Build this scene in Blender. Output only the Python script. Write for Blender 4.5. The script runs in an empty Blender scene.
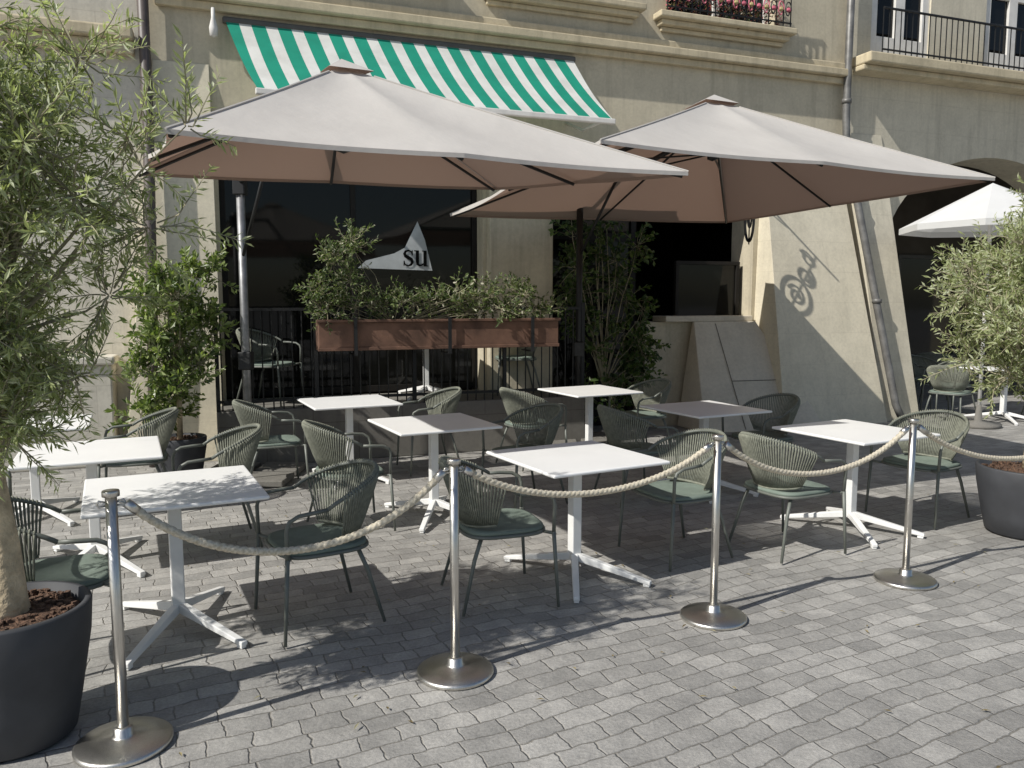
import bpy, math, random
from mathutils import Vector, Matrix
R = math.radians
scene = bpy.context.scene
COL = scene.collection
random.seed(7)

# ------------------------------------------------------------------ helpers
class M:
    def __init__(s): s.v=[]; s.f=[]
    def add(s,vs,fs):
        o=len(s.v); s.v+= [tuple(v) for v in vs]; s.f+=[tuple(i+o for i in f) for f in fs]; return s
    def box(s,x0,x1,y0,y1,z0,z1,rot=0,c=None):
        vs=[Vector((x,y,z)) for z in (z0,z1) for y in (y0,y1) for x in (x0,x1)]
        if rot:
            c=Vector(c) if c else Vector(((x0+x1)/2,(y0+y1)/2,0)); m=Matrix.Rotation(rot,3,'Z')
            vs=[m@(v-c)+c for v in vs]
        return s.add(vs,[(0,2,3,1),(4,5,7,6),(0,1,5,4),(2,6,7,3),(0,4,6,2),(1,3,7,5)])
    def hexa(s,b,t):
        return s.add(list(b)+list(t),[(3,2,1,0),(4,5,6,7),(0,1,5,4),(1,2,6,5),(2,3,7,6),(3,0,4,7)])
    def tube(s,pts,r,n=8,flat=None,caps=True,up=None):
        P=[Vector(p) for p in pts]; k=len(P)
        rs=r if isinstance(r,(list,tuple)) else [r]*k
        T=[(P[min(i+1,k-1)]-P[max(i-1,0)]).normalized() for i in range(k)]
        a=Vector(up) if up else (Vector((0,0,1)) if abs(T[0].z)<.9 else Vector((1,0,0)))
        N=(a-T[0]*a.dot(T[0])).normalized(); vs=[]
        for i in range(k):
            N=(N-T[i]*N.dot(T[i])).normalized(); B=T[i].cross(N)
            fa,fb=flat if flat else (1,1)
            for j in range(n):
                th=2*math.pi*j/n
                vs.append(P[i]+N*math.cos(th)*rs[i]*fa+B*math.sin(th)*rs[i]*fb)
        fs=[]
        for i in range(k-1):
            for j in range(n):
                fs.append((i*n+j,i*n+(j+1)%n,(i+1)*n+(j+1)%n,(i+1)*n+j))
        if caps: fs.append(tuple(range(n-1,-1,-1))); fs.append(tuple((k-1)*n+j for j in range(n)))
        return s.add(vs,fs)
    def lathe(s,prof,c=(0,0,0),n=32,cap=True):
        vs=[];fs=[];k=len(prof)
        for r,z in prof:
            for j in range(n):
                th=2*math.pi*j/n; vs.append((c[0]+r*math.cos(th),c[1]+r*math.sin(th),c[2]+z))
        for i in range(k-1):
            for j in range(n): fs.append((i*n+j,i*n+(j+1)%n,(i+1)*n+(j+1)%n,(i+1)*n+j))
        if cap:
            if prof[0][0]>1e-4: fs.append(tuple(range(n-1,-1,-1)))
            if prof[-1][0]>1e-4: fs.append(tuple((k-1)*n+j for j in range(n)))
        return s.add(vs,fs)
    def obj(s,name,mat,parent=None,smooth=False,bevel=0,seg=2,label=None):
        me=bpy.data.meshes.new(name); me.from_pydata(s.v,[],s.f); me.update()
        if smooth:
            me.polygons.foreach_set('use_smooth',[True]*len(me.polygons))
        o=bpy.data.objects.new(name,me); COL.objects.link(o)
        if mat: me.materials.append(mat)
        if parent: o.parent=parent
        if bevel:
            b=o.modifiers.new('bevel','BEVEL'); b.width=bevel; b.segments=seg; b.limit_method='ANGLE'; b.angle_limit=R(40)
        if label: o['label']=label
        return o

def thing(name,label,category,loc=(0,0,0),rot=0,group=None):
    e=bpy.data.objects.new(name,None); e.empty_display_size=.2; COL.objects.link(e)
    e.location=loc; e.rotation_euler=(0,0,rot)
    e['label']=label; e['category']=category
    if group: e['group']=group
    return e
def tag(o,label,category,group=None):
    o['label']=label; o['category']=category
    if group: o['group']=group
    return o
def copy_thing(root,loc,rot,label=None):
    def rec(o,par):
        c=o.copy(); COL.objects.link(c)
        if par is not None:
            c.parent=par; c.matrix_parent_inverse=o.matrix_parent_inverse.copy()
        for ch in list(o.children): rec(ch,c)
        return c
    c=rec(root,None); c.location=loc; c.rotation_euler=(0,0,rot)
    if label: c['label']=label
    return c

# ------------------------------------------------------------------ materials
def newmat(name):
    m=bpy.data.materials.new(name); m.use_nodes=True; nt=m.node_tree
    for n in list(nt.nodes): nt.nodes.remove(n)
    out=nt.nodes.new('ShaderNodeOutputMaterial'); b=nt.nodes.new('ShaderNodeBsdfPrincipled')
    nt.links.new(b.outputs[0],out.inputs[0]); return m,nt,b,out
def N(nt,t,**k):
    n=nt.nodes.new(t)
    for a,v in k.items(): setattr(n,a,v)
    return n
def mixc(nt,fac,a,b,mode='MIX'):
    n=nt.nodes.new('ShaderNodeMix'); n.data_type='RGBA'; n.blend_type=mode
    for sock,val in ((n.inputs[0],fac),(n.inputs[6],a),(n.inputs[7],b)):
        if hasattr(val,'links') or hasattr(val,'is_linked'): nt.links.new(val,sock)
        elif isinstance(val,(int,float)): sock.default_value=val
        else: sock.default_value=(*val,1)
    return n.outputs[2]
def noise(nt,vec,scale,detail=4,rough=.55):
    n=N(nt,'ShaderNodeTexNoise'); n.inputs['Scale'].default_value=scale; n.inputs['Detail'].default_value=detail
    n.inputs['Roughness'].default_value=rough
    if vec is not None: nt.links.new(vec,n.inputs['Vector'])
    return n.outputs['Fac']
def ramp(nt,fac,stops):
    n=N(nt,'ShaderNodeValToRGB'); cr=n.color_ramp
    while len(cr.elements)<len(stops): cr.elements.new(.5)
    for e,(p,c) in zip(cr.elements,stops): e.position=p; e.color=(*c,1) if len(c)==3 else c
    nt.links.new(fac,n.inputs[0]); return n.outputs[0]
def bump(nt,b,h,strength,dist=.01):
    n=N(nt,'ShaderNodeBump'); n.inputs['Strength'].default_value=strength; n.inputs['Distance'].default_value=dist
    nt.links.new(h,n.inputs['Height']); nt.links.new(n.outputs[0],b.inputs['Normal'])
def dark(c,k): return tuple(x*k for x in c)
def simple(name,col,rough=.6,metal=0,var=.25,scale=8,bscale=60,bstr=.15,bdist=.002,spec=.5):
    m,nt,b,o=newmat(name); tc=N(nt,'ShaderNodeTexCoord').outputs['Object']
    f=noise(nt,tc,scale,5); c=ramp(nt,f,[(.3,dark(col,1-var)),(.7,tuple(min(1,x*(1+var*.5)) for x in col))])
    nt.links.new(c,b.inputs['Base Color']); b.inputs['Roughness'].default_value=rough; b.inputs['Metallic'].default_value=metal
    b.inputs['Specular IOR Level'].default_value=spec
    if bstr: bump(nt,b,noise(nt,tc,bscale,3),bstr,bdist)
    return m

def stone(name,col,joints=0,stain=.5,bw=.95,bh=.42,grime=.45):
    m,nt,b,o=newmat(name); tc=N(nt,'ShaderNodeTexCoord').outputs['Object']
    big=noise(nt,tc,.9,6,.65); fine=noise(nt,tc,25,5,.7); mid=noise(nt,tc,4,6,.6)
    c=ramp(nt,big,[(.3,dark(col,1-.45*grime)),(.5,col),(.72,tuple(min(1,x*(1+.25*grime)) for x in col))])
    c=mixc(nt,.7*grime,c,ramp(nt,mid,[(.35,dark(col,.65)),(.6,col)]))
    c=mixc(nt,.2,c,ramp(nt,fine,[(.35,dark(col,.6)),(.6,tuple(min(1,x*1.15) for x in col))]))
    mp=N(nt,'ShaderNodeMapping'); mp.inputs['Scale'].default_value=(5,5,.35); nt.links.new(tc,mp.inputs[0])
    st=noise(nt,mp.outputs[0],1.6,5,.6)
    c=mixc(nt,ramp(nt,st,[(.5,(0,0,0)),(.76,(stain,)*3)]),c,dark(col,.5))
    if joints:
        sp=N(nt,'ShaderNodeSeparateXYZ'); nt.links.new(tc,sp.inputs[0])
        ad=N(nt,'ShaderNodeMath',operation='ADD'); nt.links.new(sp.outputs[0],ad.inputs[0]); nt.links.new(sp.outputs[1],ad.inputs[1])
        cb=N(nt,'ShaderNodeCombineXYZ'); nt.links.new(ad.outputs[0],cb.inputs[0]); nt.links.new(sp.outputs[2],cb.inputs[1])
        br=N(nt,'ShaderNodeTexBrick'); br.inputs['Scale'].default_value=1; br.inputs['Brick Width'].default_value=bw; br.inputs['Row Height'].default_value=bh
        br.inputs['Mortar Size'].default_value=.005; br.inputs['Color1'].default_value=(1,1,1,1); br.inputs['Color2'].default_value=(.9,.9,.9,1); br.inputs['Mortar'].default_value=(.6,.58,.55,1)
        br.inputs['Mortar Smooth'].default_value=.3
        nt.links.new(cb.outputs[0],br.inputs['Vector'])
        c=mixc(nt,joints,c,br.outputs['Color'],'MULTIPLY')
    nt.links.new(c,b.inputs['Base Color']); b.inputs['Roughness'].default_value=.9; b.inputs['Specular IOR Level'].default_value=.2
    bump(nt,b,fine,.3,.006); return m

def leafmat(name,stops,trans=.35,rough=.5,tt=(1.3,1.5,.6)):
    m,nt,b,o=newmat(name)
    g=N(nt,'ShaderNodeNewGeometry'); c=ramp(nt,g.outputs['Random Per Island'],stops)
    nt.links.new(c,b.inputs['Base Color']); b.inputs['Roughness'].default_value=rough
    t=N(nt,'ShaderNodeBsdfTranslucent'); nt.links.new(mixc(nt,1,c,tt,'MULTIPLY'),t.inputs[0])
    mx=N(nt,'ShaderNodeMixShader'); mx.inputs[0].default_value=trans
    nt.links.new(b.outputs[0],mx.inputs[1]); nt.links.new(t.outputs[0],mx.inputs[2]); nt.links.new(mx.outputs[0],o.inputs[0])
    return m
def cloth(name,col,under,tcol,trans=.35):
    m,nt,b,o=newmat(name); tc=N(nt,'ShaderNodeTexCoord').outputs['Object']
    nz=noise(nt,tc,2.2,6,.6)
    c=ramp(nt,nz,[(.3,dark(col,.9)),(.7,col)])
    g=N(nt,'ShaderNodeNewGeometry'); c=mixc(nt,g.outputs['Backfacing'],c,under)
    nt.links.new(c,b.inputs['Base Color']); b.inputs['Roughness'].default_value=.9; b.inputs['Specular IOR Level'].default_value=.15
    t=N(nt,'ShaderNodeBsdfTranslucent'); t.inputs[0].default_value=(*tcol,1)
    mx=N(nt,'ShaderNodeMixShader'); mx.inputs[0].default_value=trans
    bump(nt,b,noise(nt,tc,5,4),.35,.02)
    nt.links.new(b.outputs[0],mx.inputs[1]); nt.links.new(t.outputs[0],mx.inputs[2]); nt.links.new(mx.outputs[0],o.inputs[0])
    return m

m_wall=stone('sandstone_plaster',(.56,.50,.375),0,stain=.5,grime=.5)
m_wall_block=stone('sandstone_block',(.70,.635,.49),.22,stain=.2,grime=.35)
m_wall_right=stone('grey_sandstone',(.60,.55,.435),.25,stain=.45,grime=.5)
m_wall_left=stone('pale_sandstone',(.64,.60,.51),.35,stain=.4)
m_trim=stone('sandstone_trim',(.57,.49,.34),0,stain=.6,grime=.6)
m_hatch=stone('cellar_stone',(.62,.56,.45),0,stain=.1,grime=.4)
m_plinth=stone('plinth_stone',(.19,.18,.16),.8,stain=.5)
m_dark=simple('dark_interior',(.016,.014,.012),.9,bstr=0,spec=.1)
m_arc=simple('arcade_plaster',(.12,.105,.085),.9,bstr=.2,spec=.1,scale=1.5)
m_frame=simple('dark_window_frame',(.018,.016,.014),.6,var=.2,spec=.2)
m_gframe=simple('grey_window_frame',(.09,.085,.075),.5,var=.2)
m_whitef=simple('white_painted_wood',(.68,.66,.62),.6,var=.12)
m_iron=simple('black_iron',(.018,.018,.018),.5,metal=.3,var=.2)
m_galv=simple('galvanised_steel',(.26,.26,.26),.5,metal=.7,var=.3,scale=15)
m_pipe=simple('brown_downpipe',(.10,.08,.07),.5,var=.3)
m_pipeg=simple('zinc_downpipe',(.17,.165,.155),.5,metal=.3,var=.4)
m_top=simple('white_tabletop',(.86,.855,.83),.36,var=.05,scale=3,bscale=120,bstr=.04)
m_tblg=simple('white_powder_coat',(.78,.775,.75),.45,var=.08)
m_chairf=simple('grey_green_powder_coat',(.14,.15,.13),.45,var=.15)
m_seat=simple('green_grey_seat_mesh',(.17,.21,.175),.75,var=.25,bscale=350,bstr=.5)
m_crope=simple('olive_grey_cord',(.215,.222,.175),.85,var=.3,scale=40,bscale=500,bstr=.5)
m_pot=simple('anthracite_planter',(.045,.047,.052),.62,var=.3,scale=5,bscale=200,bstr=.1)
m_bark=simple('olive_bark',(.58,.47,.31),.9,var=.45,scale=14,bscale=35,bstr=.9,bdist=.012)
m_twig=simple('twig_bark',(.30,.27,.18),.9,var=.3)
m_soil=simple('bark_mulch',(.14,.08,.05),.95,var=.7,scale=45,bscale=60,bstr=1,bdist=.02)
m_wood=simple('weathered_brown_wood',(.15,.080,.052),.8,var=.5,scale=5,bscale=30,bstr=.4)
m_letter=simple('black_lettering',(.006,.006,.006),.9,var=.05,bstr=0,spec=.0)
m_reflection=simple('painted_parasol_reflection',(.46,.48,.48),.6,var=.3,scale=3,bstr=0)  # flat pale colour standing in for a parasol mirrored in the glass
m_yel=simple('gilded_paint',(.40,.34,.16),.5,var=.3)
m_rose=simple('rose_paint',(.50,.12,.17),.5,var=.3)

m_steel,nt,b,o=newmat('brushed_stainless'); tc=N(nt,'ShaderNodeTexCoord').outputs['Object']
mp=N(nt,'ShaderNodeMapping'); mp.inputs['Scale'].default_value=(60,60,3); nt.links.new(tc,mp.inputs[0])
nn=noise(nt,mp.outputs[0],6,4)
nt.links.new(ramp(nt,nn,[(.3,(.52,.50,.46)),(.7,(.68,.66,.615))]),b.inputs['Base Color']); b.inputs['Metallic'].default_value=1
nt.links.new(ramp(nt,nn,[(.3,(.30,)*3),(.7,(.42,)*3)]),b.inputs['Roughness'])
m_rope,nt,b,o=newmat('natural_rope'); tc=N(nt,'ShaderNodeTexCoord').outputs['Object']
nt.links.new(ramp(nt,noise(nt,tc,90,4),[(.3,(.37,.32,.23)),(.65,(.64,.58,.46))]),b.inputs['Base Color']); b.inputs['Roughness'].default_value=.9
bump(nt,b,noise(nt,tc,300,3),.5,.003)
m_glass,nt,b,o=newmat('dark_glass'); tc=N(nt,'ShaderNodeTexCoord').outputs['Object']
b.inputs['Base Color'].default_value=(.008,.008,.007,1); b.inputs['Roughness'].default_value=.05; b.inputs['Specular IOR Level'].default_value=.25
bump(nt,b,noise(nt,tc,1.2,2),.05,.02)
# awning
m_awn,nt,b,o=newmat('green_white_striped_canvas'); tc=N(nt,'ShaderNodeTexCoord').outputs['Object']
sp=N(nt,'ShaderNodeSeparateXYZ'); nt.links.new(tc,sp.inputs[0])
sk_=N(nt,'ShaderNodeMath',operation='MULTIPLY_ADD'); nt.links.new(sp.outputs[1],sk_.inputs[0]); sk_.inputs[1].default_value=.215; nt.links.new(sp.outputs[0],sk_.inputs[2])
d1=N(nt,'ShaderNodeMath',operation='DIVIDE'); nt.links.new(sk_.outputs[0],d1.inputs[0]); d1.inputs[1].default_value=.27
fr=N(nt,'ShaderNodeMath',operation='FRACT'); nt.links.new(d1.outputs[0],fr.inputs[0])
gt=N(nt,'ShaderNodeMath',operation='GREATER_THAN'); nt.links.new(fr.outputs[0],gt.inputs[0]); gt.inputs[1].default_value=.46
c=mixc(nt,gt.outputs[0],(.80,.80,.76),(.01,.33,.22))
c=mixc(nt,.25,c,ramp(nt,noise(nt,tc,3,5),[(.35,(.35,.33,.3)),(.6,(1,1,1))]),'MULTIPLY')
nt.links.new(c,b.inputs['Base Color']); b.inputs['Roughness'].default_value=.85
t=N(nt,'ShaderNodeBsdfTranslucent'); nt.links.new(c,t.inputs[0]); mx=N(nt,'ShaderNodeMixShader'); mx.inputs[0].default_value=.3
nt.links.new(b.outputs[0],mx.inputs[1]); nt.links.new(t.outputs[0],mx.inputs[2]); nt.links.new(mx.outputs[0],o.inputs[0])
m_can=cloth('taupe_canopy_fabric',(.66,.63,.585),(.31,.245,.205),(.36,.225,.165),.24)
m_whitecan=cloth('white_canopy_fabric',(.8,.8,.79),(.7,.7,.68),(.7,.7,.68),.3)
m_olive=leafmat('olive_leaves',[(0,(.17,.20,.085)),(.3,(.31,.345,.155)),(.65,(.44,.475,.26)),(1,(.58,.60,.45))],.42,tt=(1.2,1.3,.75))
m_laurel=leafmat('laurel_leaves',[(0,(.06,.095,.03)),(.5,(.16,.21,.065)),(1,(.32,.37,.15))],.35,.35)
m_ivy=leafmat('climber_leaves',[(0,(.02,.045,.012)),(.6,(.06,.10,.025)),(1,(.12,.17,.045))],.3,.4)
m_flow=leafmat('box_plants',[(0,(.04,.07,.02)),(.6,(.11,.15,.045)),(.9,(.20,.24,.09)),(1,(.6,.57,.46))],.3)
m_red=leafmat('window_flowers',[(0,(.45,.05,.09)),(.3,(.06,.13,.03)),(.5,(.6,.12,.2)),(.65,(.08,.16,.04)),(.85,(.65,.6,.58)),(1,(.6,.3,.36))],.3)

# ground setts
m_gr,nt,b,o=newmat('stone_setts'); tc=N(nt,'ShaderNodeTexCoord').outputs['Object']
mp=N(nt,'ShaderNodeMapping'); mp.inputs['Rotation'].default_value=(0,0,R(-27)); nt.links.new(tc,mp.inputs[0])
def distort(vec,scale,amt,det=2):
    dn=N(nt,'ShaderNodeTexNoise'); dn.inputs['Scale'].default_value=scale; dn.inputs['Detail'].default_value=det; nt.links.new(mp.outputs[0],dn.inputs['Vector'])
    sb=N(nt,'ShaderNodeVectorMath',operation='SUBTRACT'); nt.links.new(dn.outputs['Color'],sb.inputs[0]); sb.inputs[1].default_value=(.5,.5,.5)
    sc=N(nt,'ShaderNodeVectorMath',operation='SCALE'); nt.links.new(sb.outputs[0],sc.inputs[0]); sc.inputs['Scale'].default_value=amt
    ad=N(nt,'ShaderNodeVectorMath',operation='ADD'); nt.links.new(vec,ad.inputs[0]); nt.links.new(sc.outputs[0],ad.inputs[1]); return ad.outputs[0]
vec=distort(distort(mp.outputs[0],1.0,.20),16,.030,3)
br=N(nt,'ShaderNodeTexBrick'); nt.links.new(vec,br.inputs['Vector'])
for k,v in (('Scale',1),('Brick Width',.168),('Row Height',.108),('Mortar Size',.006),('Mortar Smooth',1.0),('Bias',0)): br.inputs[k].default_value=v
br.offset=.42; br.squash=1.22; br.squash_frequency=3
br.inputs['Color1'].default_value=(.43,.42,.40,1); br.inputs['Color2'].default_value=(.29,.284,.272,1); br.inputs['Mortar'].default_value=(.225,.213,.193,1)
big=noise(nt,tc,.6,6,.65); fine=noise(nt,tc,70,6,.75); md=noise(nt,tc,6,6,.7)
c=mixc(nt,.7,br.outputs['Color'],ramp(nt,md,[(.3,(.64,.64,.64)),(.7,(1.2,1.19,1.17))]),'MULTIPLY')
c=mixc(nt,.55,c,ramp(nt,fine,[(.32,(.5,.5,.5)),(.55,(1,1,1)),(.75,(1.45,1.42,1.38))]),'MULTIPLY')
c=mixc(nt,.75,c,ramp(nt,big,[(.35,(.78,.77,.75)),(.65,(1.15,1.14,1.11))]),'MULTIPLY')
nt.links.new(c,b.inputs['Base Color']); b.inputs['Roughness'].default_value=.58; b.inputs['Specular IOR Level'].default_value=.5
inv=N(nt,'ShaderNodeMath',operation='SUBTRACT'); inv.inputs[0].default_value=1; nt.links.new(br.outputs['Fac'],inv.inputs[1])
m1=N(nt,'ShaderNodeMath',operation='MULTIPLY_ADD'); nt.links.new(fine,m1.inputs[0]); m1.inputs[1].default_value=.4; nt.links.new(inv.outputs[0],m1.inputs[2])
m2=N(nt,'ShaderNodeMath',operation='MULTIPLY_ADD'); nt.links.new(md,m2.inputs[0]); m2.inputs[1].default_value=2.0; nt.links.new(m1.outputs[0],m2.inputs[2])
bump(nt,b,m2.outputs[0],.6,.010)

g=M().add([(-150,-150,0),(150,-150,0),(150,150,0),(-150,150,0)],[(0,1,2,3)]).obj('ground',m_gr); g['kind']='structure'

# ------------------------------------------------------------------ facade frame
FA=R(20); E=Vector((math.cos(FA),math.sin(FA),0)); NN=Vector((-math.sin(FA),math.cos(FA),0)); D0=9.3
def F(s,d,z=0): return E*s+NN*d+Vector((0,0,z))

def grid_wall(m,s0,s1,z0,z1,th,ops):
    S=sorted({s0,s1,*[o[0] for o in ops],*[o[1] for o in ops]}); Z=sorted({z0,z1,*[o[2] for o in ops],*[o[3] for o in ops]})
    def solid(i,j):
        if i<0 or j<0 or i>=len(S)-1 or j>=len(Z)-1: return False
        cs=(S[i]+S[i+1])/2; cz=(Z[j]+Z[j+1])/2
        return not any(o[0]<cs<o[1] and o[2]<cz<o[3] for o in ops)
    for i in range(len(S)-1):
        for j in range(len(Z)-1):
            if not solid(i,j): continue
            a,b2,c2,d2=S[i],S[i+1],Z[j],Z[j+1]
            m.add([(a,0,c2),(b2,0,c2),(b2,0,d2),(a,0,d2)],[(0,1,2,3)]); m.add([(a,th,c2),(b2,th,c2),(b2,th,d2),(a,th,d2)],[(3,2,1,0)])
            if not solid(i-1,j): m.add([(a,0,c2),(a,0,d2),(a,th,d2),(a,th,c2)],[(0,1,2,3)])
            if not solid(i+1,j): m.add([(b2,0,c2),(b2,th,c2),(b2,th,d2),(b2,0,d2)],[(0,1,2,3)])
            if not solid(i,j-1): m.add([(a,0,c2),(a,th,c2),(b2,th,c2),(b2,0,c2)],[(0,1,2,3)])
            if not solid(i,j+1): m.add([(a,0,d2),(b2,0,d2),(b2,th,d2),(a,th,d2)],[(0,1,2,3)])
def arch_top(m,a,b2,zs,zc,z1,th,n=28):
    pts=[((a+b2)/2-(b2-a)/2*math.cos(math.pi*i/n),zs+(zc-zs)*math.sin(math.pi*i/n)) for i in range(n+1)]
    for (x0,y0),(x1,y1) in zip(pts[:-1],pts[1:]):
        m.add([(x0,0,y0),(x1,0,y1),(x1,0,z1),(x0,0,z1)],[(0,1,2,3)]); m.add([(x0,th,y0),(x1,th,y1),(x1,th,z1),(x0,th,z1)],[(3,2,1,0)])
        m.add([(x0,0,y0),(x0,th,y0),(x1,th,y1),(x1,0,y1)],[(0,1,2,3)])
    return pts
def interior(m,s0,s1,y0,y1,z0,z1):
    m.add([(s0,y0,z0),(s1,y0,z0),(s1,y1,z0),(s0,y1,z0),(s0,y0,z1),(s1,y0,z1),(s1,y1,z1),(s0,y1,z1)],[(0,1,2,3),(4,7,6,5),(3,2,6,7),(0,3,7,4),(1,5,6,2)])

# ---- central building
cb=thing('restaurant_building','sandstone town building with restaurant arcade and striped awning','building',F(0,D0),FA)
mw=M()
ops=[(0,3.01,0,3.35),(3.92,6.95,0,3.35),(.7,2.4,5.4,7.4),(3.15,4.9,5.4,7.4),(5.5,7.2,5.36,7.4)]
grid_wall(mw,-.62,8.45,0,9.5,.5,ops); mw.obj('wall',m_wall,cb)
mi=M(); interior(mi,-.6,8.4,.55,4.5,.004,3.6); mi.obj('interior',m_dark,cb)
ml=M(); ml.box(-.55,8.42,-.16,-.002,4.83,4.93); ml.box(-.55,8.42,-.11,-.002,4.93,5.02); ml.box(-.55,8.42,-.08,-.002,4.74,4.828); ml.obj('cornice',m_trim,cb,bevel=.015)
def batter(m,b0,b1,t0,t1,zt,out):
    m.hexa([(b0,-out,0),(b1,-out,0),(b1,-.002,0),(b0,-.002,0)],[(t0,-.012,zt),(t1,-.012,zt),(t1,-.002,zt),(t0,-.002,zt)])
mp_=M(); batter(mp_,6.97,8.72,7.05,8.3,3.9,.78); mp_.obj('buttress',m_wall_block,cb,bevel=.02)
mp_=M(); batter(mp_,-1.0,-.03,-.6,-.05,4.2,.42); mp_.obj('buttress',m_wall_block,cb,bevel=.02)
mp_=M(); mp_.box(3.05,3.88,-.14,-.002,0,3.3); mp_.box(3.0,3.93,-.19,-.003,3.301,3.42); mp_.obj('pillar',m_wall,cb,bevel=.015)
w=bpy.data.objects.new('window',None); COL.objects.link(w); w.parent=cb
mf=M()
for s in (0.003,1.45,2.947): mf.box(s,s+.06,.24,.30,.6,3.347)
mf.box(.063,2.947,.243,.297,.6,.68); mf.obj('frame',m_frame,w,bevel=.004)
M().box(.01,3.0,.265,.275,.6,3.34).obj('pane',m_glass,w)
M().add([(1.52,.235,2.09),(1.62,.235,2.18),(1.96,.235,2.27),(2.09,.235,2.34),(2.19,.235,2.54),(2.25,.235,2.66),(2.34,.235,2.44),(2.43,.235,2.07)],[(0,1,2,3,4,5,6,7)]).obj('painted_reflection',m_reflection,w,label='painted reflection of a white parasol on dark glass')  # parasol reflection painted as a pale cut-out just in front of the pane
lt_=M()
def stroke(pts,wd):
    vs=[];k=len(pts)
    for i,(x,z) in enumerate(pts):
        x0,z0=pts[max(0,i-1)]; x1,z1=pts[min(k-1,i+1)]; L=math.hypot(x1-x0,z1-z0); nx,nz=-(z1-z0)/L,(x1-x0)/L; h=wd[i]/2
        vs+=[(x+nx*h,.226,z+nz*h),(x-nx*h,.226,z-nz*h)]
    lt_.add(vs,[(2*i,2*i+1,2*i+3,2*i+2) for i in range(k-1)])
sx,sz,K=2.07,2.12,.195
S_=[(.56,.74),(.50,.90),(.32,.97),(.14,.90),(.08,.76),(.14,.62),(.32,.52),(.50,.42),(.56,.26),(.48,.10),(.30,.02),(.12,.08),(.05,.26)]
stroke([(sx+x*K,sz+z*K) for x,z in S_],[K*q for q in (.06,.08,.10,.15,.19,.21,.22,.21,.19,.15,.10,.08,.06)])
lt_.add([(sx+(x)*K,.2255,sz+z*K) for x,z in ((.52,.68),(.60,.68),(.60,.98),(.54,.98))],[(0,1,2,3)]); lt_.add([(sx+(x)*K,.2255,sz+z*K) for x,z in ((.0,.02),(.06,.02),(.09,.33),(.01,.33))],[(0,1,2,3)])
ux=sx+.72*K
def q4(a,b2,c2,d2): lt_.add([(ux+a*K,.2255,sz+c2*K),(ux+b2*K,.2255,sz+c2*K),(ux+b2*K,.2255,sz+d2*K),(ux+a*K,.2255,sz+d2*K)],[(0,1,2,3)])
q4(.06,.27,.25,.98); q4(-.04,.06,.92,.98); q4(.55,.76,.0,.98); q4(.46,.55,.92,.98); q4(.76,.86,.0,.06)
stroke([(ux+x*K,sz+z*K) for x,z in ((.165,.27),(.18,.14),(.28,.06),(.42,.07),(.58,.18))],[K*q for q in (.21,.18,.13,.10,.08)])
lt_.obj('lettering',m_letter,w,label='bold serif letters su on restaurant window')
w=bpy.data.objects.new('serving_window',None); COL.objects.link(w); w.parent=cb
mf=M(); mf.box(5.85,5.9,.2,.26,1.5,2.2); mf.box(6.83,6.89,.2,.26,1.5,2.2); mf.box(5.85,6.89,.2,.26,2.201,2.25)
mf.obj('frame',m_frame,w,bevel=.004)
M().box(5.9,6.83,.225,.235,1.5,2.2).obj('pane',m_glass,w)
M().box(5.55,6.94,-.06,.3,1.42,1.497).obj('sill',m_hatch,w,bevel=.01)
M().box(5.3,6.945,.05,.5,0,1.417).obj('parapet',m_wall,cb)
w=bpy.data.objects.new('door',None); COL.objects.link(w); w.parent=cb
mf=M(); mf.box(3.93,4.0,.3,.38,0,3.34); mf.box(5.2,5.28,.3,.38,0,3.34); mf.box(4.0,5.2,.3,.38,2.5,2.6); mf.box(4.56,4.64,.3,.38,0,2.5); mf.obj('frame',m_frame,w)
M().box(4.0,5.2,.335,.345,.02,3.3).obj('pane',m_glass,w)
M().tube([(4.68,.27,.9),(4.68,.25,.95),(4.68,.25,1.3),(4.68,.27,1.35)],.012).obj('handle',m_galv,w,smooth=True)
for a,b2,zz in ((.7,2.4,5.4),(3.15,4.9,5.4),(5.5,7.2,5.36)):
    w=bpy.data.objects.new('window',None); COL.objects.link(w); w.parent=cb
    mf=M(); mf.box(a,a+.08,.15,.22,zz,7.4); mf.box(b2-.08,b2,.15,.22,zz,7.4); mf.box((a+b2)/2-.05,(a+b2)/2+.05,.15,.22,zz,7.4); mf.box(a+.08,(a+b2)/2-.05,.151,.219,zz,zz+.09); mf.box((a+b2)/2+.05,b2-.08,.151,.219,zz,zz+.09)
    mf.obj('frame',m_whitef,w,bevel=.005)
    M().box(a+.01,b2-.01,.18,.19,zz,7.39).obj('pane',m_glass,w)
    ms=M(); ms.box(a-.2,b2+.2,-.22,-.003,zz-.09,zz-.012); ms.box(a-.14,b2+.14,-.14,-.003,zz-.16,zz-.092); ms.box(a-.1,b2+.1,-.06,-.003,zz-.22,zz-.162); ms.obj('sill',m_trim,w,bevel=.015)
wg=bpy.data.objects.new('window_guard',None); COL.objects.link(wg); wg.parent=cb
mg=M(); mg.tube([(5.4,-.2,5.40),(7.3,-.2,5.40)],.012,6); mg.tube([(5.4,-.2,6.0),(7.3,-.2,6.0)],.014,6)
ms1=M(); x=5.4; k=0
while x<7.31:
    mg.tube([(x,-.2,5.36),(x,-.2,6.0)],.009,5)
    if x<7.2:
        (mg if k%2 else ms1).tube([(x+.06+(.055-.003*t)*math.cos(t*.6),-.215,5.56+(.12-.006*t)*math.sin(t*.6)) for t in range(15)],.010,4)
        M().lathe([(0,-.035),(.034,-.012),(.034,.012),(0,.035)],(x+.06,-.22,5.56),8).obj('rose_boss',m_rose if k%2 else m_yel,wg)
    x+=.118; k+=1
mg.obj('railing',m_iron,wg); ms1.obj('painted_scrolls',m_rose,wg)
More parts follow.
